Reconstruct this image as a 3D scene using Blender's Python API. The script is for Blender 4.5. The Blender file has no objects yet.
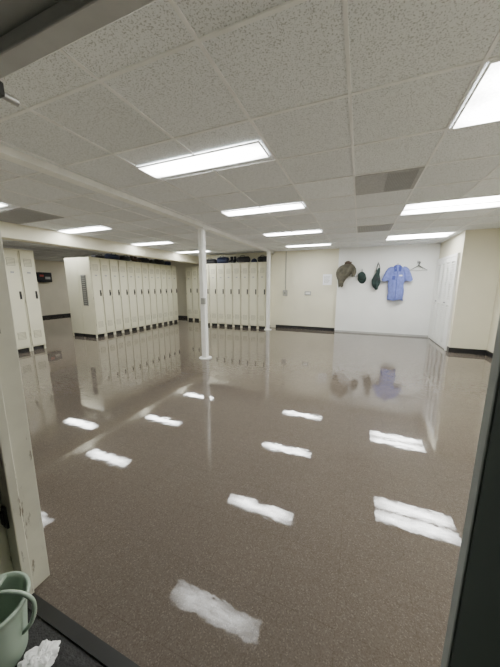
import bpy, bmesh, math, random
from mathutils import Vector, Matrix, noise, Euler
random.seed(7)
D=bpy.data; SC=bpy.context.scene; COL=SC.collection

# ------------------------------------------------------------ materials
def mat(name, col, rough=0.6, metal=0.0, var=0.06, scale=8.0, bump=0.0, bscale=60.0, spec=0.5, coat=0.0):
    m=D.materials.new(name); m.use_nodes=True; nt=m.node_tree; N=nt.nodes; L=nt.links
    p=N['Principled BSDF']
    p.inputs['Roughness'].default_value=rough; p.inputs['Metallic'].default_value=metal
    p.inputs['Specular IOR Level'].default_value=spec; p.inputs['Coat Weight'].default_value=coat
    tc=N.new('ShaderNodeTexCoord'); nz=N.new('ShaderNodeTexNoise'); nz.inputs['Scale'].default_value=scale
    nz.inputs['Detail'].default_value=4
    L.new(tc.outputs['Object'],nz.inputs['Vector'])
    cr=N.new('ShaderNodeValToRGB')
    cr.color_ramp.elements[0].position=0.3; cr.color_ramp.elements[1].position=0.7
    cr.color_ramp.elements[0].color=(*[c*(1-var) for c in col],1)
    cr.color_ramp.elements[1].color=(*[min(1,c*(1+var)) for c in col],1)
    L.new(nz.outputs['Fac'],cr.inputs['Fac']); L.new(cr.outputs['Color'],p.inputs['Base Color'])
    if bump>0:
        n2=N.new('ShaderNodeTexNoise'); n2.inputs['Scale'].default_value=bscale
        L.new(tc.outputs['Object'],n2.inputs['Vector'])
        b=N.new('ShaderNodeBump'); b.inputs['Strength'].default_value=bump; b.inputs['Distance'].default_value=0.01
        L.new(n2.outputs['Fac'],b.inputs['Height']); L.new(b.outputs['Normal'],p.inputs['Normal'])
    return m

def worn_mat(name,col,chip):
    m=mat(name,col,.5,var=.08,scale=6); nt=m.node_tree; N=nt.nodes; L=nt.links; p=N['Principled BSDF']
    src=p.inputs['Base Color'].links[0].from_socket
    tc=N.new('ShaderNodeTexCoord'); mp=N.new('ShaderNodeMapping'); mp.inputs['Scale'].default_value=(14,14,2.5)
    nz=N.new('ShaderNodeTexNoise'); nz.inputs['Scale'].default_value=2.2; nz.inputs['Detail'].default_value=7; nz.inputs['Roughness'].default_value=.65
    L.new(tc.outputs['Object'],mp.inputs['Vector']); L.new(mp.outputs['Vector'],nz.inputs['Vector'])
    r=N.new('ShaderNodeMapRange'); r.inputs['From Min'].default_value=.60; r.inputs['From Max'].default_value=.66
    L.new(nz.outputs['Fac'],r.inputs['Value'])
    mx=N.new('ShaderNodeMix'); mx.data_type='RGBA'; L.new(r.outputs['Result'],mx.inputs[0]); L.new(src,mx.inputs[6]); mx.inputs[7].default_value=(*chip,1)
    L.new(mx.outputs[2],p.inputs['Base Color'])
    return m

def emis(name,col,strength,tubes,lo=.35):
    """prismatic diffuser: brighter above each tube"""
    m=D.materials.new(name); m.use_nodes=True; nt=m.node_tree; N=nt.nodes; L=nt.links
    p=N['Principled BSDF']; p.inputs['Base Color'].default_value=(.9,.9,.9,1)
    p.inputs['Emission Color'].default_value=(*col,1)
    tc=N.new('ShaderNodeTexCoord'); v=N.new('ShaderNodeTexVoronoi'); v.inputs['Scale'].default_value=60
    L.new(tc.outputs['Object'],v.inputs['Vector'])
    mr=N.new('ShaderNodeMapRange'); mr.inputs['To Min'].default_value=1.15; mr.inputs['To Max'].default_value=.75
    L.new(v.outputs['Distance'],mr.inputs['Value'])
    sp=N.new('ShaderNodeSeparateXYZ'); L.new(tc.outputs['Object'],sp.inputs['Vector'])
    best=None
    for ty in tubes:
        s=N.new('ShaderNodeMath'); s.operation='SUBTRACT'; s.inputs[1].default_value=ty; L.new(sp.outputs['Y'],s.inputs[0])
        a=N.new('ShaderNodeMath'); a.operation='ABSOLUTE'; L.new(s.outputs[0],a.inputs[0])
        if best is None: best=a
        else:
            mn=N.new('ShaderNodeMath'); mn.operation='MINIMUM'; L.new(best.outputs[0],mn.inputs[0]); L.new(a.outputs[0],mn.inputs[1]); best=mn
    g=N.new('ShaderNodeMapRange'); g.interpolation_type='SMOOTHSTEP'
    g.inputs['From Min'].default_value=0; g.inputs['From Max'].default_value=.15
    g.inputs['To Min'].default_value=strength*1.25; g.inputs['To Max'].default_value=strength*lo
    L.new(best.outputs[0],g.inputs['Value'])
    ax=N.new('ShaderNodeMath'); ax.operation='ABSOLUTE'; L.new(sp.outputs['X'],ax.inputs[0])
    e=N.new('ShaderNodeMapRange'); e.interpolation_type='SMOOTHSTEP'
    e.inputs['From Min'].default_value=.30; e.inputs['From Max'].default_value=.60; e.inputs['To Min'].default_value=1.1; e.inputs['To Max'].default_value=.4
    L.new(ax.outputs[0],e.inputs['Value'])
    m1=N.new('ShaderNodeMath'); m1.operation='MULTIPLY'; L.new(g.outputs['Result'],m1.inputs[0]); L.new(e.outputs['Result'],m1.inputs[1])
    ml=N.new('ShaderNodeMath'); ml.operation='MULTIPLY'; L.new(m1.outputs[0],ml.inputs[0]); L.new(mr.outputs['Result'],ml.inputs[1])
    L.new(ml.outputs[0],p.inputs['Emission Strength'])
    return m

def floor_mat():
    m=D.materials.new('vinyl_tile_floor'); m.use_nodes=True; nt=m.node_tree; N=nt.nodes; L=nt.links
    p=N['Principled BSDF']; tc=N.new('ShaderNodeTexCoord')
    v=N.new('ShaderNodeTexVoronoi'); v.inputs['Scale'].default_value=240; L.new(tc.outputs['Object'],v.inputs['Vector'])
    wn=N.new('ShaderNodeSeparateColor'); L.new(v.outputs['Color'],wn.inputs['Color'])
    cr=N.new('ShaderNodeValToRGB'); e=cr.color_ramp.elements
    e[0].position=0; e[0].color=(.106,.087,.071,1)
    e[1].position=1; e[1].color=(.190,.162,.137,1)
    a=e.new(.25); a.color=(.124,.103,.085,1)
    a=e.new(.85); a.color=(.144,.121,.101,1)
    L.new(wn.outputs['Red'],cr.inputs['Fac'])
    nz=N.new('ShaderNodeTexNoise'); nz.inputs['Scale'].default_value=1.2; nz.inputs['Detail'].default_value=5
    L.new(tc.outputs['Object'],nz.inputs['Vector'])
    mr=N.new('ShaderNodeMapRange'); mr.inputs['To Min'].default_value=.9; mr.inputs['To Max'].default_value=1.1
    L.new(nz.outputs['Fac'],mr.inputs['Value'])
    mul=N.new('ShaderNodeMix'); mul.data_type='RGBA'; mul.blend_type='MULTIPLY'; mul.inputs[0].default_value=1
    L.new(cr.outputs['Color'],mul.inputs[6]); L.new(mr.outputs['Result'],mul.inputs[7])
    br=N.new('ShaderNodeTexBrick'); br.offset=0; br.inputs['Scale'].default_value=1
    br.inputs['Brick Width'].default_value=.305; br.inputs['Row Height'].default_value=.305; br.inputs['Mortar Size'].default_value=.0013
    br.inputs['Color1'].default_value=(1,1,1,1); br.inputs['Color2'].default_value=(.97,.97,.97,1); br.inputs['Mortar'].default_value=(.70,.68,.66,1)
    L.new(tc.outputs['Object'],br.inputs['Vector'])
    m2=N.new('ShaderNodeMix'); m2.data_type='RGBA'; m2.blend_type='MULTIPLY'; m2.inputs[0].default_value=.55
    L.new(mul.outputs[2],m2.inputs[6]); L.new(br.outputs['Color'],m2.inputs[7])
    L.new(m2.outputs[2],p.inputs['Base Color'])
    mp=N.new('ShaderNodeMapping'); mp.inputs['Rotation'].default_value=(0,0,.4); mp.inputs['Scale'].default_value=(1,3.5,1)
    L.new(tc.outputs['Object'],mp.inputs['Vector'])
    n3=N.new('ShaderNodeTexNoise'); n3.inputs['Scale'].default_value=9; n3.inputs['Detail'].default_value=8; n3.inputs['Roughness'].default_value=.7
    L.new(mp.outputs['Vector'],n3.inputs['Vector'])
    r=N.new('ShaderNodeMapRange'); r.inputs['From Min'].default_value=.44; r.inputs['From Max'].default_value=.72
    r.inputs['To Min'].default_value=.002; r.inputs['To Max'].default_value=.055
    L.new(n3.outputs['Fac'],r.inputs['Value']); L.new(r.outputs['Result'],p.inputs['Roughness'])
    s=N.new('ShaderNodeMapRange'); s.inputs['From Min'].default_value=.42; s.inputs['From Max'].default_value=.60
    s.inputs['To Min'].default_value=1.2; s.inputs['To Max'].default_value=.55
    L.new(n3.outputs['Fac'],s.inputs['Value'])
    # specular lowered towards the doorway to dim the nearest lamp reflection
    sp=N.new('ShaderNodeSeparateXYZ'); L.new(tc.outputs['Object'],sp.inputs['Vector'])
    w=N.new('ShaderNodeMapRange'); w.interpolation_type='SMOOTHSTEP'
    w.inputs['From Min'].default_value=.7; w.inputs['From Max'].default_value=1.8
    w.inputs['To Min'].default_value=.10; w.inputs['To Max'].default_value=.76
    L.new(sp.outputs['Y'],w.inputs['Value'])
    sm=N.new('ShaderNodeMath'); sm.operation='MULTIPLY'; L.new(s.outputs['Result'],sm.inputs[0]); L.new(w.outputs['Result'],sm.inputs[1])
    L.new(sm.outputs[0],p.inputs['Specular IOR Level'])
    n4=N.new('ShaderNodeTexNoise'); n4.inputs['Scale'].default_value=9; n4.inputs['Detail'].default_value=3
    L.new(tc.outputs['Object'],n4.inputs['Vector'])
    b=N.new('ShaderNodeBump'); b.inputs['Strength'].default_value=.05; b.inputs['Distance'].default_value=.01
    L.new(n4.outputs['Fac'],b.inputs['Height']); L.new(b.outputs['Normal'],p.inputs['Normal'])
    p.inputs['IOR'].default_value=1.6
    return m

def ceil_mat():
    m=D.materials.new('acoustic_tile'); m.use_nodes=True; nt=m.node_tree; N=nt.nodes; L=nt.links
    p=N['Principled BSDF']; p.inputs['Roughness'].default_value=.9
    tc=N.new('ShaderNodeTexCoord')
    nz=N.new('ShaderNodeTexNoise'); nz.inputs['Scale'].default_value=135; nz.inputs['Detail'].default_value=4
    L.new(tc.outputs['Object'],nz.inputs['Vector'])
    cr=N.new('ShaderNodeValToRGB'); e=cr.color_ramp.elements
    e[0].position=.35; e[0].color=(.48,.49,.50,1); e[1].position=.48; e[1].color=(.86,.88,.90,1)
    L.new(nz.outputs['Fac'],cr.inputs['Fac'])
    mp=N.new('ShaderNodeMapping'); mp.inputs['Location'].default_value=(.125,.025,0)
    L.new(tc.outputs['Object'],mp.inputs['Vector'])
    sn=N.new('ShaderNodeVectorMath'); sn.operation='SNAP'; sn.inputs[1].default_value=(.605,.605,50)
    L.new(mp.outputs['Vector'],sn.inputs[0])
    wn=N.new('ShaderNodeTexWhiteNoise'); L.new(sn.outputs['Vector'],wn.inputs['Vector'])
    mr=N.new('ShaderNodeMapRange'); mr.inputs['To Min'].default_value=.92; mr.inputs['To Max'].default_value=1.04
    L.new(wn.outputs['Value'],mr.inputs['Value'])
    mul=N.new('ShaderNodeMix'); mul.data_type='RGBA'; mul.blend_type='MULTIPLY'; mul.inputs[0].default_value=1
    L.new(cr.outputs['Color'],mul.inputs[6]); L.new(mr.outputs['Result'],mul.inputs[7])
    L.new(mul.outputs[2],p.inputs['Base Color'])
    b=N.new('ShaderNodeBump'); b.inputs['Strength'].default_value=.25; b.inputs['Distance'].default_value=.003
    L.new(nz.outputs['Fac'],b.inputs['Height']); L.new(b.outputs['Normal'],p.inputs['Normal'])
    return m

LT=(.985,1,.975)
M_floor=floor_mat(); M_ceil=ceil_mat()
M_cream=mat('cream_painted_wall',(.76,.725,.58),.6,var=.03,scale=2,bump=.1,bscale=80)
M_white=mat('white_painted_wall',(.83,.835,.82),.5,var=.03,scale=2)
M_greyw=mat('warm_cream_wall',(.86,.80,.66),.7,var=.04,scale=2)
M_black=mat('black_vinyl',(.018,.018,.02),.4)
M_grid=mat('ceiling_bar_paint',(.86,.86,.86),.5)
M_locker=mat('locker_cream_enamel',(.80,.775,.61),.32,var=.03,scale=3)
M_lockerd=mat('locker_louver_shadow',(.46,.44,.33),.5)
M_hdl=mat('dark_handle_metal',(.05,.05,.05),.35,.6)
M_steel=mat('brushed_steel',(.45,.45,.45),.35,.9)
M_vent=mat('grey_grille',(.42,.42,.42),.6,var=.15,scale=60)
M_ventd=mat('grille_gap',(.36,.36,.36),.8)
M_lens=emis('fluorescent_lens',LT,36,(0,))
M_lensw=emis('fluorescent_lens_wide',LT,32,(-.14,.14),.5)
M_lense=emis('fluorescent_lens_even',LT,28,(-.15,.15),.8)
M_post=mat('white_post_enamel',(.88,.88,.85),.35,var=.05)
M_jamb=worn_mat('door_frame_cream',(.64,.62,.52),(.20,.17,.13))
M_pipe=mat('grey_conduit',(.36,.36,.33),.5)
M_jambg=mat('door_frame_grey',(.30,.33,.315),.5)
M_head=mat('header_grey_paint',(.62,.65,.63),.45)
M_headl=mat('header_edge_paint',(.88,.89,.87),.45)
M_green=mat('dark_green_paint',(.010,.026,.020),.7)
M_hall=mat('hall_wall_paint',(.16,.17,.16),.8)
M_mat=mat('dark_rubber_floor',(.035,.034,.034),.8,var=.35,scale=40,bump=.4,bscale=120)
M_can=mat('light_green_plastic',(.42,.52,.42),.4,var=.05)
M_paper=mat('crumpled_paper',(.88,.88,.87),.8)
M_blue=mat('blue_work_shirt',(.16,.20,.52),.85,var=.18,scale=14,bump=.3,bscale=30)
M_blued=mat('blue_collar_cloth',(.06,.08,.30),.85)
M_olive=mat('olive_brown_cloth',(.10,.092,.068),.9,var=.35,scale=10,bump=.4,bscale=25)
M_dgreen=mat('dark_green_cloth',(.022,.042,.038),.9,var=.3,scale=12,bump=.3,bscale=25)
M_dark=mat('black_nylon',(.02,.021,.026),.7,var=.3,scale=12,bump=.3,bscale=25)
M_navy=mat('navy_nylon',(.025,.035,.08),.7,var=.3,scale=12)
M_brown=mat('brown_leather',(.07,.045,.03),.6,var=.3,scale=12)
M_doorw=mat('white_louver_door_paint',(.86,.86,.83),.4,var=.02)
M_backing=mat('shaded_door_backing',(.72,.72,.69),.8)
M_red=mat('red_print',(.4,.06,.05),.6)

# ------------------------------------------------------------ helpers
def bx(bm,x0,x1,y0,y1,z0,z1):
    vs=[bm.verts.new(c) for c in [(x0,y0,z0),(x1,y0,z0),(x1,y1,z0),(x0,y1,z0),(x0,y0,z1),(x1,y0,z1),(x1,y1,z1),(x0,y1,z1)]]
    for f in [(0,3,2,1),(4,5,6,7),(0,1,5,4),(1,2,6,5),(2,3,7,6),(3,0,4,7)]:
        bm.faces.new([vs[i] for i in f])
def cyl(bm,c,r,h,axis='Z',seg=24,r2=None):
    m=Matrix.Translation(c)
    if axis=='X': m=m@Matrix.Rotation(math.pi/2,4,'Y')
    if axis=='Y': m=m@Matrix.Rotation(math.pi/2,4,'X')
    bmesh.ops.create_cone(bm,cap_ends=True,segments=seg,radius1=r,radius2=r if r2 is None else r2,depth=h,matrix=m)
def loft(bm,path,radii,n=28,amp=0.0,kf=5,seed=0,caps=True,ref=(0,1,0)):
    ref=Vector(ref); P=[Vector(p) for p in path]; rings=[]
    for i,p in enumerate(P):
        t=(P[min(i+1,len(P)-1)]-P[max(i-1,0)]).normalized()
        n1=t.cross(ref).normalized(); n2=n1.cross(t).normalized()
        a,b=radii[i]; ring=[]
        for j in range(n):
            th=2*math.pi*j/n
            co,si=math.cos(th),math.sin(th)
            q=1+amp*(math.sin(kf*th+seed+i*.35)*.6+noise.noise(Vector((co*2+seed,si*2,i*.5)))*1.2)
            ring.append(bm.verts.new(p+n1*a*co*q+n2*b*si*q))
        rings.append(ring)
    for i in range(len(rings)-1):
        for j in range(n):
            bm.faces.new([rings[i][j],rings[i][(j+1)%n],rings[i+1][(j+1)%n],rings[i+1][j]])
    if caps:
        bm.faces.new(rings[0][::-1]); bm.faces.new(rings[-1])
    return rings
def dense(path,radii,k=4):
    P=[Vector((*p,*r)) for p,r in zip(path,radii)]
    out=[]
    for i in range(len(P)-1):
        p0=P[max(i-1,0)];p1=P[i];p2=P[i+1];p3=P[min(i+2,len(P)-1)]
        for s in range(k):
            t=s/k; out.append(.5*((2*p1)+(p2-p0)*t+(2*p0-5*p1+4*p2-p3)*t*t+(3*p1-p0-3*p2+p3)*t**3))
    out.append(P[-1])
    return [tuple(o[:3]) for o in out],[(max(o[3],.004),max(o[4],.004)) for o in out]
def cloth(name,path,radii,m,parent,n=64,amp=.14,kf=9,seed=0,ymax=None):
    P,R=dense(path,radii)
    bm=bmesh.new(); rings=loft(bm,P,R,n=n)
    for i,ring in enumerate(rings):
        c=Vector(P[i])
        for j,v in enumerate(ring):
            th=2*math.pi*j/n
            d=v.co-c
            f=amp*(.55*math.sin(kf*th+seed+i*.09+1.5*noise.noise(Vector((seed,i*.12,0))))+.9*noise.noise(Vector((v.co.x*9+seed,v.co.y*9,v.co.z*5)))+.5*noise.noise(v.co*22+Vector((seed,0,0))))
            v.co=c+d*(1+f*min(1,i/3))
            if i==len(rings)-1 or i==len(rings)-2: v.co.z+=.02*math.sin(3*th+seed)
    if ymax is not None:
        for v in bm.verts: v.co.y=min(v.co.y,ymax)
    return obj(name,bm,m,parent,smooth=True)
def obj(name,bm,m,parent=None,loc=(0,0,0),rot=(0,0,0),smooth=False,bevel=0,subd=0,solid=0):
    bmesh.ops.recalc_face_normals(bm,faces=bm.faces[:])
    me=D.meshes.new(name); bm.to_mesh(me); bm.free()
    me.materials.append(m)
    if smooth:
        for p in me.polygons: p.use_smooth=True
    o=D.objects.new(name,me); COL.objects.link(o); o.location=loc; o.rotation_euler=rot
    if parent: o.parent=parent
    if solid:
        s=o.modifiers.new('s','SOLIDIFY'); s.thickness=solid; s.offset=0
    if bevel:
        b=o.modifiers.new('b','BEVEL'); b.width=bevel; b.segments=2; b.limit_method='ANGLE'
    return o
def wire(name,pts,r,m,parent=None,loc=(0,0,0),rot=(0,0,0),cyclic=False,poly=False):
    cu=D.curves.new(name,'CURVE'); cu.dimensions='3D'; cu.bevel_depth=r; cu.bevel_resolution=3
    s=cu.splines.new('POLY')
    P=[Vector(p) for p in pts]
    if not poly:
        Q=[]; n=len(P)
        for i in range(n-1):
            p0=P[i-1] if i>0 else P[0]; p1=P[i]; p2=P[i+1]; p3=P[i+2] if i+2<n else P[-1]
            for k in range(6):
                t=k/6
                Q.append(.5*((2*p1)+(-p0+p2)*t+(2*p0-5*p1+4*p2-p3)*t*t+(-p0+3*p1-3*p2+p3)*t**3))
        Q.append(P[-1])
        P=Q
    s.points.add(len(P)-1)
    for i,p in enumerate(P): s.points[i].co=(*p,1)
    s.use_cyclic_u=cyclic
    tmp=D.objects.new('tmp',cu); COL.objects.link(tmp)
    dg=bpy.context.evaluated_depsgraph_get(); me=D.meshes.new_from_object(tmp.evaluated_get(dg)); me.name=name
    D.objects.remove(tmp)
    me.materials.clear(); me.materials.append(m)
    for p in me.polygons: p.use_smooth=True
    o=D.objects.new(name,me); COL.objects.link(o); o.location=loc; o.rotation_euler=rot
    if parent: o.parent=parent
    return o
def root(name,loc,label,cat,rot=(0,0,0),group=None):
    e=D.objects.new(name,None); e.empty_display_size=.1; COL.objects.link(e); e.location=loc; e.rotation_euler=rot
    e['label']=label; e['category']=cat
    if group: e['group']=group
    return e
def struct(name,boxes,m,label,cat='structure',bevel=0,shear=0):
    bm=bmesh.new()
    for b in boxes: bx(bm,*b)
    if shear:
        for v in bm.verts: v.co.x+=shear*v.co.z
    o=obj(name,bm,m,bevel=bevel); o['kind']='structure'; o['label']=label; o['category']=cat
    return o
def clone(r,loc,rotz=None,label=None):
    c=r.copy(); COL.objects.link(c); c.location=loc
    if rotz is not None: c.rotation_euler=(0,0,rotz)
    if label: c['label']=label
    def rec(src,dst):
        for ch in list(src.children):
            k=ch.copy(); COL.objects.link(k); k.parent=dst; k.matrix_parent_inverse=ch.matrix_parent_inverse.copy()
            rec(ch,k)
    rec(r,c); return c

H=2.435
# ------------------------------------------------------------ shell
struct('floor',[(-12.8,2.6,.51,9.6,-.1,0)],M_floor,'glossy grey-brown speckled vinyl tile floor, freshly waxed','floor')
struct('floor_hall',[(-2.6,1.6,-2.2,.51,-.1,0)],M_mat,'dark worn rubber entry floor outside the doorway','floor')
struct('ceiling',[(-12.8,2.6,.5,9.6,H,H+.1)],M_ceil,'suspended ceiling of speckled grey-white acoustic tiles','ceiling')
struct('wall_back',[(-5.1,2.6,8.4,8.55,0,H),(-5.1,-4.95,8.55,9.4,0,H)],M_cream,'cream painted back wall','wall')
struct('wall_back_recess',[(-12.8,-5.1,9.4,9.55,0,H)],M_cream,'cream painted recessed back wall behind lockers','wall')
struct('wall_back_panel',[(-.62,1.83,8.32,8.4,.0,H)],M_white,'white painted wall panel carrying clothes hooks','wall')
struct('wall_left',[(-12.65,-12.5,.5,9.4,0,H)],M_greyw,'pale cream wall beyond the locker aisle','wall')
struct('wall_right',[(2.45,2.6,.5,6.6,0,H)],M_cream,'cream painted side wall','wall')
struct('wall_closet',[(1.83,2.6,6.6,8.4,0,H)],M_cream,'cream painted closet enclosure wall','wall')
struct('wall_front',[(-12.8,-1.45,.36,.5,0,H),(.30,2.6,.36,.5,0,H),(-1.45,.30,.36,.5,2.0,H)],M_cream,'cream wall around the entrance doorway','wall')
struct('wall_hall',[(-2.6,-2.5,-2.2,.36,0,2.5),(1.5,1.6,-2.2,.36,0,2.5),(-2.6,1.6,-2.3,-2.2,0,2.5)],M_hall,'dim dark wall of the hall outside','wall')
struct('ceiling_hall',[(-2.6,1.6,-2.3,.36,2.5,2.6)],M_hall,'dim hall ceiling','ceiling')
struct('trim_soffit',[(-5.9,-5.6,.5,9.4,2.18,H)],M_cream,'cream boxed soffit beam under the ceiling','trim')
struct('trim_beam',[(-2.72,-2.60,.5,8.4,H-.06,H)],M_post,'narrow white beam cover running along the ceiling','trim')
struct('trim_threshold',[(-1.30,.20,.485,.53,0,.006)],M_hdl,'thin dark metal threshold strip at the doorway','trim')
bb=.1
struct('baseboard_back',[(-2.5,-.62,8.385,8.4,0,bb)],M_black,'black vinyl cove baseboard','baseboard')
struct('baseboard_panel',[(-.62,1.8,8.31,8.32,0,.05)],mat('pale_base_strip',(.40,.40,.39),.5),'pale grey base strip','baseboard')
struct('baseboard_right',[(2.435,2.45,.5,6.585,0,bb),(1.83,2.435,6.585,6.6,0,bb),(1.815,1.83,6.585,6.72,0,bb)],M_black,'black vinyl cove baseboard','baseboard')
struct('baseboard_left',[(-12.5,-12.485,.5,9.4,0,bb),(-12.485,-6.5,9.385,9.4,0,bb)],M_black,'black vinyl cove baseboard','baseboard')

bm=bmesh.new(); T=.605
x=-.125-20*T
while x<2.45:
    if x>-12.5: bx(bm,x-.009,x+.009,.5,9.4,H-.007,H)
    x+=T
y=1.79-2*T
while y<9.4:
    bx(bm,-12.5,2.45,y-.009,y+.009,H-.0075,H)
    y+=T
g=obj('trim_grid',bm,M_grid); g['kind']='structure'; g['label']='white metal suspended ceiling grid bars'; g['category']='trim'

# door frame (old steel frame, a touch out of plumb)
struct('trim_jamb',[(-1.345,-1.275,.5,.535,0,1.95),(-1.45,-1.375,.5,.535,0,1.95),(-1.40,-1.29,.535,.61,0,1.95),(-1.50,-1.335,.36,.5,0,1.95)],M_jamb,'scuffed cream steel door jamb','door frame',bevel=.004,shear=.028)
struct('trim_jamb_gap',[(-1.376,-1.344,.502,.536,0,1.95)],M_black,'dark rubber weatherstrip gap in the door jamb','door frame',shear=.028)
struct('trim_jamb_dark',[(.198,.30,.485,.515,0,1.95)],M_jambg,'grey steel edge of the door jamb','door frame',bevel=.004)
struct('trim_jamb_green',[(.200,.33,.30,.485,0,1.95)],M_green,'dark green painted door jamb','door frame',bevel=.004)
struct('trim_header',[(-1.45,.30,.36,.50,1.955,2.0),(-1.45,.30,.30,.40,1.93,2.0)],M_head,'grey steel door frame header','door frame',bevel=.004)
struct('trim_header_edge',[(-1.45,.30,.465,.515,1.925,2.0)],M_headl,'pale grey edge strip of the door header','door frame',bevel=.004)
r=root('door_closer_bracket',(-.98,.505,1.893),'small dark steel holder bracket under the frame header','bracket')
bm=bmesh.new(); bx(bm,-.03,.03,-.03,.02,0,.035); obj('plate',bm,M_hdl,r,bevel=.003)
bm=bmesh.new(); cyl(bm,(.01,.035,.012),.010,.05,'Y'); obj('pin',bm,M_steel,r)
r=root('door_latch_plate',(-1.315,.492,.42),'dark steel latch strike plate on the cream jamb','strike plate')
bm=bmesh.new(); bx(bm,-.018,.018,0,.012,-.05,.05); obj('plate',bm,M_hdl,r,bevel=.002)
bm=bmesh.new(); bx(bm,-.01,.01,-.006,.002,-.03,.03); obj('slot',bm,M_black,r)

# ------------------------------------------------------------ ceiling lights
def light(name,w,d,label,lens,two=False):
    r=root(name,(0,0,0),label,'ceiling light',group='fluorescent ceiling lights')
    bm=bmesh.new(); f=.011
    bx(bm,-w/2,w/2,-d/2,-d/2+f,-.009,0); bx(bm,-w/2,w/2,d/2-f,d/2,-.009,0)
    bx(bm,-w/2,-w/2+f,-d/2+f,d/2-f,-.009,0); bx(bm,w/2-f,w/2,-d/2+f,d/2-f,-.009,0)
    if two: bx(bm,-w/2+f,w/2-f,-.012,.012,-.010,0)
    obj('light_frame',bm,M_grid,r)
    bm=bmesh.new(); bx(bm,-w/2+f,w/2-f,-d/2+f,d/2-f,-.0085,-.002)
    obj('lens',bm,lens,r)
    return r
A=light('fluorescent_light',1.18,.26,'slim white fluorescent troffer recessed in tile ceiling',M_lens)
A.location=(-1.35,2.17,H-.007)
for y in (3.755,5.57,7.385): clone(A,(-1.35,y,H-.007))
for y in (2.15,3.755,5.57,7.385): clone(A,(-4.965,y,H-.007))
for x,y in ((-7.0,4.55),(-10.3,8.4),(-10.3,4.45)): clone(A,(x,y,H-.007))  # last two are unseen troffers, added behind the lockers to brighten the alcove
C=light('wide_fluorescent_light',1.20,.60,'wide evenly lit fluorescent troffer recessed in tile ceiling',M_lense,False)
C.location=(1.10,2.0925,H-.007)
B=light('wide_fluorescent_light',1.20,.60,'wide two-lamp fluorescent troffer with centre bar',M_lensw,True)
B.location=(1.085,4.51,H-.007); clone(B,(1.085,6.93,H-.007))

def vent(name,w,d,full,label):
    r=root(name,(0,0,0),label,'air vent')
    bm=bmesh.new(); bx(bm,-w/2,w/2,-d/2,d/2,-.006,0); obj('plate',bm,M_vent,r)
    bm=bmesh.new()
    x0=-w/2+.03 if full else 0.0
    n=18
    for i in range(n):
        xx=x0+(w/2-.03-x0)*i/n
        bx(bm,xx,xx+(w/2-.03-x0)/n*.5,-d/2+.04,d/2-.04,-.010,-.006)
    obj('grille',bm,M_ventd,r); return r
v=vent('ceiling_vent',.585,.585,False,'grey metal return air vent with half grille in the ceiling'); v.location=(.178,3.3025,H-.007)
v=vent('ceiling_vent',.585,.585,True,'dark grey slatted ceiling air vent'); v.location=(.178,5.72,H-.007)
v=vent('ceiling_vent',1.19,.585,True,'wide dark slatted ceiling air vent near the soffit'); v.location=(-4.965,2.70,H-.007)

# ------------------------------------------------------------ lockers
W=.29; LD=.46; LH=2.09; leg=.09
LK=root('locker',(0,0,0),'tall cream steel locker with louvered door','locker',group='cream steel lockers')
bm=bmesh.new()
t=.006; w=W/2-.0015
bx(bm,-w,-w+t,0,LD,leg,LH); bx(bm,w-t,w,0,LD,leg,LH); bx(bm,-w+t,w-t,LD-t,LD,leg,LH)
bx(bm,-w+t,w-t,0,LD-t,LH-t,LH); bx(bm,-w+t,w-t,0,LD-t,leg,leg+t)
bx(bm,-w+t,-w+.014,-.004,.006,leg,LH); bx(bm,w-.014,w-t,-.004,.006,leg,LH)
bx(bm,-w+.014,w-.014,-.004,.006,LH-.022,LH); bx(bm,-w+.014,w-.014,-.004,.006,leg,leg+.022)
body=obj('body',bm,M_locker,LK)
bm=bmesh.new(); dw=W/2-.022
bx(bm,-dw,dw,-.020,-.002,leg+.028,LH-.028)
door=obj('locker_door',bm,M_locker,LK,bevel=.005)
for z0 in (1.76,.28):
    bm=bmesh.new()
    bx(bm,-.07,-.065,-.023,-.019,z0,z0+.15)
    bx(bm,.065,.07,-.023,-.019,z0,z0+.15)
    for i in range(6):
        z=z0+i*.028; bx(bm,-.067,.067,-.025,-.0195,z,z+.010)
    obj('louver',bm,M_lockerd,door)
bm=bmesh.new(); bx(bm,dw-.058,dw-.02,-.028,-.019,1.10,1.26); bx(bm,dw-.048,dw-.03,-.049,-.027,1.14,1.2)
obj('handle',bm,M_hdl,door,bevel=.002)
bm=bmesh.new(); bx(bm,-.03,.03,-.023,-.019,1.62,1.65); obj('number_plate',bm,M_steel,door)
for z in (.35,1.05,1.8):
    bm=bmesh.new(); cyl(bm,(-dw-.004,-.014,z),.006,.07,'Z',10); obj('hinge',bm,M_lockerd,door)
bm=bmesh.new(); bx(bm,-w+.004,w-.004,.05,LD-.02,.0,leg)
obj('plinth',bm,M_black,LK)
for sx in (-1,1):
    bm=bmesh.new(); bx(bm,sx*(w-.018)-.014,sx*(w-.018)+.014,0,.03,0,leg); obj('leg',bm,M_locker,LK)
first=True
def place(x,y,rz,label):
    global first
    if first:
        LK.location=(x,y,0); LK.rotation_euler=(0,0,rz); LK['label']=label; first=False; return LK
    return clone(LK,(x,y,0),rz,label)
R90=math.pi/2
FX=-6.38
for i in range(12): place(FX,4.86+W/2+i*W,R90,'tall cream steel locker in the long row facing the room')
for i in range(2): place(FX-2*LD-.01,4.86+W/2+i*W,-R90,'cream steel locker standing back to back with the long row')
for i in range(5): place(FX,3.62-W/2-i*W,R90,'cream steel locker beside the entrance aisle')
for i in range(8): place(-2.68-W/2-i*W,7.93,0,'tall cream steel locker standing against the back wall')
for i in range(4): place(-5.2-W/2-i*W,8.9,0,'cream steel locker tucked in the recessed corner')
r=root('wall_grille',(FX-.26,4.861,1.25),'tall grey louvered plate fixed to locker end panel','grille')
bm=bmesh.new(); bx(bm,-.09,.09,-.012,0,-.4,.4); obj('plate',bm,M_pipe,r)
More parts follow.
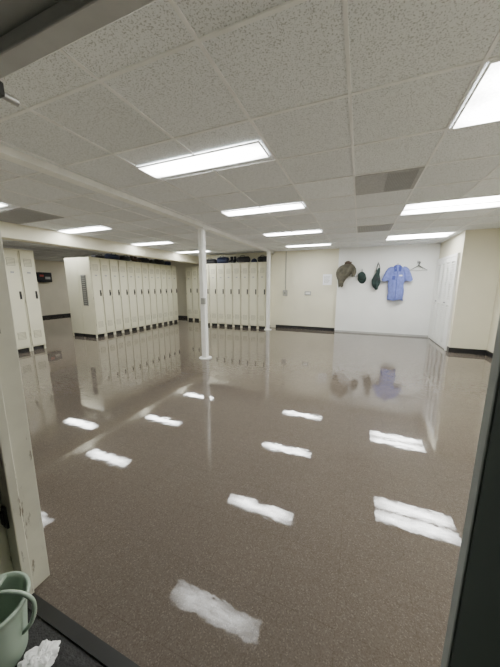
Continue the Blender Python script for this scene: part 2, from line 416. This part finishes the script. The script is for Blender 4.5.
bm=bmesh.new(); bx(bm,-.075,-.065,-.018,-.012,-.38,.38); bx(bm,.065,.075,-.018,-.012,-.38,.38)
for i in range(14): bx(bm,-.07,.07,-.018,-.0125,-.37+i*.054,-.35+i*.054)
obj('slats',bm,mat('dark_slat',(.12,.12,.12),.6),r)

# ------------------------------------------------------------ columns
def column(x,y,label):
    r=root('support_column',(x,y,0),label,'column')
    bm=bmesh.new(); bx(bm,-.05,.05,-.05,.05,.02,H-.08); obj('shaft',bm,M_post,r,bevel=.012)
    bm=bmesh.new(); cyl(bm,(0,0,.01),.12,.02,'Z',28); obj('base_plate',bm,M_post,r,bevel=.004)
    bm=bmesh.new(); bx(bm,-.08,.08,-.08,.08,H-.08,H-.06); obj('top_plate',bm,M_post,r,bevel=.003)
    return r
c=column(-2.66,4.25,'white painted steel support column in open floor')
bm=bmesh.new(); bx(bm,-.01,.075,-.085,-.048,1.04,1.15); obj('outlet_box',bm,M_pipe,c,bevel=.004)
bm=bmesh.new(); cyl(bm,(.03,-.060,1.755),.009,1.19,'Z',10); obj('conduit',bm,M_post,c)
column(-2.60,7.86,'white painted steel support column beside locker row')

# ------------------------------------------------------------ louvered closet doors
def closet(name,y0,y1):
    n=2; bm=bmesh.new(); X=1.83; Z1=1.97
    pw=(y1-y0)/n
    for k in range(n):
        a=y0+k*pw+.008; b=y0+(k+1)*pw-.008
        bx(bm,X-.04,X-.004,a,a+.055,.015,Z1); bx(bm,X-.04,X-.004,b-.055,b,.015,Z1)
        for z in (.015,.95,Z1-.09): bx(bm,X-.04,X-.004,a+.055,b-.055,z,z+.09)
        for (za,zb) in ((.11,.94),(1.05,Z1-.1)):
            m=int((zb-za)/.05)
            for i in range(m):
                z=za+i*(zb-za)/m
                vs=[bm.verts.new(c) for c in [(X-.034,a+.055,z),(X-.034,b-.055,z),(X-.008,b-.055,z+.034),(X-.008,a+.055,z+.034),
                                              (X-.034,a+.055,z+.008),(X-.034,b-.055,z+.008),(X-.008,b-.055,z+.042),(X-.008,a+.055,z+.042)]]
                for f in [(0,3,2,1),(4,5,6,7),(0,1,5,4),(1,2,6,5),(2,3,7,6),(3,0,4,7)]: bm.faces.new([vs[i] for i in f])
    o=obj(name,bm,M_doorw); o['kind']='structure'; o['label']='white louvered bifold closet door'; o['category']='door'
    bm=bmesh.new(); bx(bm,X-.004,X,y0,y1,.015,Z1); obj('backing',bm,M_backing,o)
    bm=bmesh.new(); cyl(bm,(X-.055,(y0+y1)/2+.06,1.0),.016,.03,'X',16); obj('knob',bm,M_steel,o)
closet('door_1',6.78,7.49); closet('door_2',7.50,8.21)
struct('trim_closet',[(1.785,1.83,6.72,6.775,0,2.03),(1.785,1.83,8.215,8.27,0,2.03),(1.785,1.83,6.775,8.215,1.975,2.03)],M_doorw,'white closet door casing','trim')

# ------------------------------------------------------------ wall things
WY=8.32
def hook(x,z):
    r=root('coat_hook',(x,WY,z),'small steel coat hook screwed to white wall','hook',group='coat hooks on the white wall')
    bm=bmesh.new(); bx(bm,-.015,.015,-.006,0,-.035,.035); obj('hook_plate',bm,M_steel,r,bevel=.002)
    wire('prong',[(0,-.006,-.01),(0,-.04,-.03),(0,-.055,-.01),(0,-.055,.015)],.005,M_steel,r)
for x,z in ((-.36,2.04),(.03,1.80),(.43,1.98),(.91,1.93),(1.37,1.98)): hook(x,z)

r=root('jacket',(-.39,WY-.096,2.0),'limp olive brown jacket draped over a hook','jacket')
cloth('jacket_body',[(0.04,0,.02),(.04,0,-.04),(.03,0,-.12),(-.02,0,-.24),(-.09,0,-.38),(-.13,0,-.52),(-.12,0,-.66)],
     [(.05,.03),(.10,.06),(.15,.08),(.15,.095),(.12,.09),(.085,.06),(.05,.035)],M_olive,r,amp=.22,kf=7,seed=1,ymax=.097)
cloth('sleeve',[(.10,-.02,-.06),(.16,-.02,-.14),(.20,-.03,-.24),(.20,-.03,-.36)],[(.06,.05),(.07,.055),(.065,.05),(.045,.04)],M_olive,r,n=32,amp=.2,kf=5,seed=2,ymax=.097)
cloth('sleeve',[(-.06,-.02,-.08),(-.15,-.02,-.16),(-.21,-.03,-.28),(-.20,-.03,-.44)],[(.05,.05),(.065,.05),(.055,.045),(.035,.03)],M_olive,r,n=32,amp=.2,kf=5,seed=5,ymax=.097)
cloth('collar',[(-.04,-.04,-.01),(.04,-.065,.02),(.12,-.04,-.02)],[(.03,.03),(.04,.03),(.03,.03)],M_brown,r,n=24,amp=.1,kf=3,seed=3,ymax=.097)

def cap(name,loc,rot,m,label,s=1.0):
    r=root(name,loc,label,'cap',rot=rot)
    bm=bmesh.new()
    loft(bm,[(0,0,z*s) for z in (0,.04,.08,.105,.12)],[(.095*s,.085*s),(.094*s,.084*s),(.078*s,.07*s),(.05*s,.045*s),(.01,.01)],n=28,amp=.03)
    obj('crown',bm,m,r,smooth=True)
    bm=bmesh.new()
    N=14; top=[];bot=[]
    for i in range(N+1):
        a=-math.pi*.42+i/N*math.pi*.84
        top.append(bm.verts.new((math.cos(a)*.085*s,math.sin(a)*.085*s,.008)))
        bot.append(bm.verts.new((math.cos(a)*.165*s+.01,math.sin(a)*.10*s,.003)))
    for i in range(N): bm.faces.new([top[i],top[i+1],bot[i+1],bot[i]])
    obj('brim',bm,m,r,smooth=True,solid=.005)
    bm=bmesh.new(); bmesh.ops.create_uvsphere(bm,u_segments=10,v_segments=6,radius=.008,matrix=Matrix.Translation((0,0,.121*s))); obj('button',bm,M_dark,r)
    return r
cap('baseball_cap',(.03,WY+.001,1.64),(R90,R90*.9,0),M_dgreen,'dark green grey cap hanging on the white wall',1.25)

r=root('shoulder_bag',(.42,WY-.081,1.55),'dark green cloth bag hanging by its strap','bag')
cloth('bag_body',[(.03,0,.30),(.02,0,.2),(0,0,.08),(-.02,0,-.05),(-.01,0,-.17),(.02,0,-.27)],[(.02,.02),(.045,.045),(.07,.07),(.10,.09),(.085,.08),(.03,.03)],M_dgreen,r,n=40,amp=.24,kf=6,seed=3,ymax=.082)
wire('strap',[(-.03,0,.2),(-.02,.01,.32),(.01,.035,.43),(.05,.01,.32),(.06,0,.2)],.010,M_dark,r)
cloth('pocket',[(-.06,-.07,.02),(0,-.08,.0),(.05,-.07,.02)],[(.05,.012),(.06,.014),(.05,.012)],M_dark,r,n=20,amp=.1,kf=3)

# boxy short-sleeved shirt: square shoulders, open cuffs, straight hem
r=root('work_shirt',(.91,WY-.0825,1.87),'blue short-sleeved work shirt hanging on a hook','shirt')
cloth('shirt_body',[(-.01,0,.05),(-.01,0,.0),(-.01,0,-.05),(-.01,0,-.10),(-.01,0,-.22),(-.01,0,-.40),(0,0,-.60),(.0,0,-.78),(.0,0,-.88)],
     [(.05,.05),(.10,.06),(.17,.07),(.18,.078),(.175,.082),(.175,.085),(.18,.085),(.185,.085),(.185,.075)],M_blue,r,n=110,amp=.13,kf=15,seed=4,ymax=.082)
for s in (-1,1):
    cloth('sleeve',[(s*.11,-.005,-.035),(s*.18,-.005,-.09),(s*.23,-.01,-.20),(s*.265,-.01,-.32),(s*.275,-.01,-.37)],[(.05,.045),(.075,.05),(.08,.05),(.092,.052),(.094,.05)],M_blue,r,n=48,amp=.11,kf=7,seed=s*2,ymax=.082)
    bm=bmesh.new()
    vs=[bm.verts.new(c) for c in [(s*.005-.01,-.088,-.12),(s*.04-.01,-.058,.055),(s*.095-.01,-.062,-.0),(s*.075-.01,-.095,-.13)]]
    bm.faces.new(vs); obj('collar',bm,M_blued,r,solid=.008)
bm=bmesh.new(); bx(bm,-.017,-.003,-.096,-.06,-.84,-.12); obj('placket',bm,M_blued,r,bevel=.003)
bm=bmesh.new(); bx(bm,.04,.11,-.094,-.06,-.25,-.215); obj('name_patch',bm,M_paper,r,bevel=.002)
bm=bmesh.new(); bx(bm,-.12,-.05,-.090,-.055,-.34,-.24); obj('chest_pocket',bm,M_blued,r,bevel=.004)

r=root('wire_hanger',(1.39,WY-.055,1.92),'dark wire clothes hanger on a hook','hanger')
wire('hanger_frame',[(0,0,-.03),(.20,0,-.15),(-.20,0,-.15),(0,0,-.03)],.012,M_black,r,poly=True)
wire('hanger_hook',[(0,0,-.03),(0,0,.01),(.02,0,.03),(.02,0,.055),(0,0,.065),(-.02,0,.05)],.011,M_black,r)

r=root('paper_notice',(-.92,8.401,1.55),'small white paper notice taped to the cream wall','sign')
bm=bmesh.new(); bx(bm,-.13,.13,-.004,0,-.16,.16); obj('sheet',bm,mat('bright_paper',(.95,.96,1.0),.6,var=.01),r)
bm=bmesh.new(); bx(bm,-.085,-.08,-.0055,-.004,-.1,.1)
for i in range(6): bx(bm,-.082,.08-(i%3)*.02,-.0056,-.004,.08-i*.035,.09-i*.035)
obj('print_lines',bm,M_pipe,r)
r=root('electrical_box',(-2.2,8.4,1.14),'grey electrical box with conduit up to the ceiling','electrical box')
bm=bmesh.new(); bx(bm,-.07,.07,-.06,0,-.09,.09); obj('box_body',bm,M_pipe,r,bevel=.005)
bm=bmesh.new(); bx(bm,-.01,.01,-.075,-.06,-.02,.02); obj('switch_lever',bm,M_hdl,r)
bm=bmesh.new(); cyl(bm,(0,-.015,.69),.012,1.2,'Z',10); obj('conduit',bm,M_pipe,r)
r=root('thermostat',(-1.48,8.401,1.14),'small beige wall control box','thermostat')
bm=bmesh.new(); bx(bm,-.10,.10,-.03,0,-.06,.06); obj('case',bm,M_pipe,r,bevel=.006)
bm=bmesh.new(); bx(bm,-.07,.07,-.034,-.03,-.03,.03); obj('display',bm,M_post,r)
r=root('wall_dispenser',(-12.5,7.3,1.72),'black wall-mounted dispenser on pale wall','dispenser')
bm=bmesh.new(); bx(bm,0,.2,-.28,.28,-.2,.2); obj('case',bm,M_dark,r,bevel=.03)
bm=bmesh.new(); bx(bm,.2,.206,-.2,-.05,.02,.1); obj('badge',bm,M_red,r)
bm=bmesh.new(); bx(bm,.2,.206,.0,.2,-.08,.02); obj('window',bm,M_vent,r,bevel=.004)

# ------------------------------------------------------------ stuff on lockers
def bag(x,y,z,L,h,m,rz,label,seed):
    r=root('duffel_bag',(x,y,z),label,'bag',rot=(0,0,rz))
    bm=bmesh.new()
    a=h/2
    loft(bm,[(-L/2,0,a),(-L/2+.03,0,a),(-L/4,0,a*1.0),(0,0,a),(L/4,0,a),(L/2-.03,0,a),(L/2,0,a)],
         [(a*.6,.06),(a*.9,.10),(a*.95,.13),(a*.95,.135),(a*.95,.13),(a*.9,.10),(a*.6,.06)],n=26,amp=.12,seed=seed)
    for v in bm.verts: v.co.z=max(v.co.z,0)
    obj('bag_body',bm,m,r,smooth=True)
    wire('strap',[(-L*.22,-.1,a*1.2),(-L*.15,-.06,h*1.08),(0,-.03,h*1.16),(L*.15,-.06,h*1.08),(L*.22,-.1,a*1.2)],.008,M_dark,r)
def boot(x,y,z,rz,m,label):
    r=root('work_boot',(x,y,z),label,'boot',rot=(0,0,rz))
    bm=bmesh.new()
    loft(bm,[(0,0,.22),(0,0,.15),(0,0,.09),(.05,0,.065),(.12,0,.055),(.18,0,.045),(.2,0,.04)],
         [(.05,.045),(.05,.045),(.055,.045),(.05,.045),(.045,.05),(.035,.045),(.015,.02)],n=20,amp=.02)
    for v in bm.verts: v.co.z=max(v.co.z,.022)
    obj('upper',bm,m,r,smooth=True)
    bm=bmesh.new(); bx(bm,-.055,.21,-.048,.048,0,.025); obj('sole',bm,M_black,r,bevel=.01)
zt=LH+.001
cx=FX-.20
bag(cx,5.30,zt,.32,.10,M_dark,R90,'flat black nylon bag resting on top of lockers',1)
bag(cx,5.74,zt,.42,.16,M_navy,R90,'navy duffel bag resting on top of lockers',2)
bag(cx,6.17,zt,.36,.15,M_dark,R90,'black gym bag resting on top of lockers',3)
boot(cx,6.46,zt,.2,M_brown,'brown leather work boot on top of lockers')
boot(cx,6.60,zt,.1,M_brown,'brown leather work boot on top of lockers')
bag(cx,6.93,zt,.42,.17,M_dark,R90,'slumped black bag on top of lockers',5)
cap('knit_cap',(cx,7.31,zt),(0,0,.3),M_dark,'dark cap lying on top of lockers',1.2)
bag(cx,7.68,zt,.42,.18,M_dark,R90,'bulky black bag on top of lockers',7)
bag(cx,8.08,zt,.32,.15,M_navy,R90,'small navy bag on top of lockers',17)
gy=7.93+.22
bag(-4.76,gy,zt,.42,.17,M_dark,0,'black gear bag on the back wall lockers',8)
bag(-4.30,gy,zt,.42,.22,M_navy,0,'stuffed navy bag on the back wall lockers',9)
boot(-3.98,gy,zt,-1.5,M_dark,'black rubber boot on the back wall lockers')
boot(-3.86,gy,zt,-1.55,M_dark,'black rubber boot on the back wall lockers')
bag(-3.56,gy,zt,.44,.21,M_dark,0,'rounded black bag on the back wall lockers',12)
cap('knit_cap',(-3.18,gy,zt),(0,0,-1.5),M_navy,'navy cap on the back wall lockers',1.15)
bag(-2.88,gy,zt,.34,.19,M_dark,0,'small black bag on the back wall lockers',14)

# ------------------------------------------------------------ watering can & paper
r=root('watering_can',(-1.155,.35,0),'muted green plastic watering can with loop handle','watering can',rot=(0,0,.55))
bm=bmesh.new()
prof=[(.078,0),(.084,.012),(.090,.08),(.096,.14),(.102,.20),(.106,.232),(.117,.238),(.117,.247),(.107,.249),(.101,.235),(.096,.20),(.084,.12),(.076,.02)]
n=40; rings=[]
for (rr,z) in prof: rings.append([bm.verts.new((rr*math.cos(2*math.pi*j/n),rr*math.sin(2*math.pi*j/n),z)) for j in range(n)])
for i in range(len(rings)-1):
    for j in range(n): bm.faces.new([rings[i][j],rings[i][(j+1)%n],rings[i+1][(j+1)%n],rings[i+1][j]])
bm.faces.new(rings[0]); bm.faces.new(rings[-1])
obj('can_body',bm,M_can,r,smooth=True)
wire('handle',[(-.02,0.0,.262),(.04,0,.292),(.10,0,.282),(.138,0,.245),(.142,0,.195),(.124,0,.14),(.092,0,.10)],.007,M_can,r)
bm=bmesh.new(); bx(bm,-.026,-.010,-.108,.108,.238,.255); bx(bm,-.024,-.012,-.006,.006,.248,.265); obj('rim_bar',bm,M_can,r,bevel=.003)
wire('spout',[(-.08,.03,.05),(-.12,.05,.13),(-.16,.07,.25)],.014,M_can,r)
r=root('crumpled_paper',(-.985,.385,0),'crumpled white paper wad on the dark floor','paper')
bm=bmesh.new(); bmesh.ops.create_icosphere(bm,subdivisions=5,radius=.05)
for v in bm.verts:
    q=1+.5*noise.noise(v.co*35)+.45*abs(noise.noise(v.co*75)); v.co*=q; v.co.z*=.45
mz=min(v.co.z for v in bm.verts)
for v in bm.verts: v.co.z-=mz
obj('wad',bm,M_paper,r)

# ------------------------------------------------------------ world, camera
w=D.worlds.new('World'); SC.world=w; w.use_nodes=True
w.node_tree.nodes['Background'].inputs[0].default_value=(.05,.055,.06,1); w.node_tree.nodes['Background'].inputs[1].default_value=.3
cam=D.cameras.new('camera'); co=D.objects.new('camera',cam); COL.objects.link(co)
cam.sensor_fit='VERTICAL'; cam.sensor_height=24; cam.lens=24*265/667; cam.clip_start=.02
co.location=(0,0,1.375); co.rotation_euler=(math.radians(90-10.25),0,math.radians(22.2))
SC.camera=co
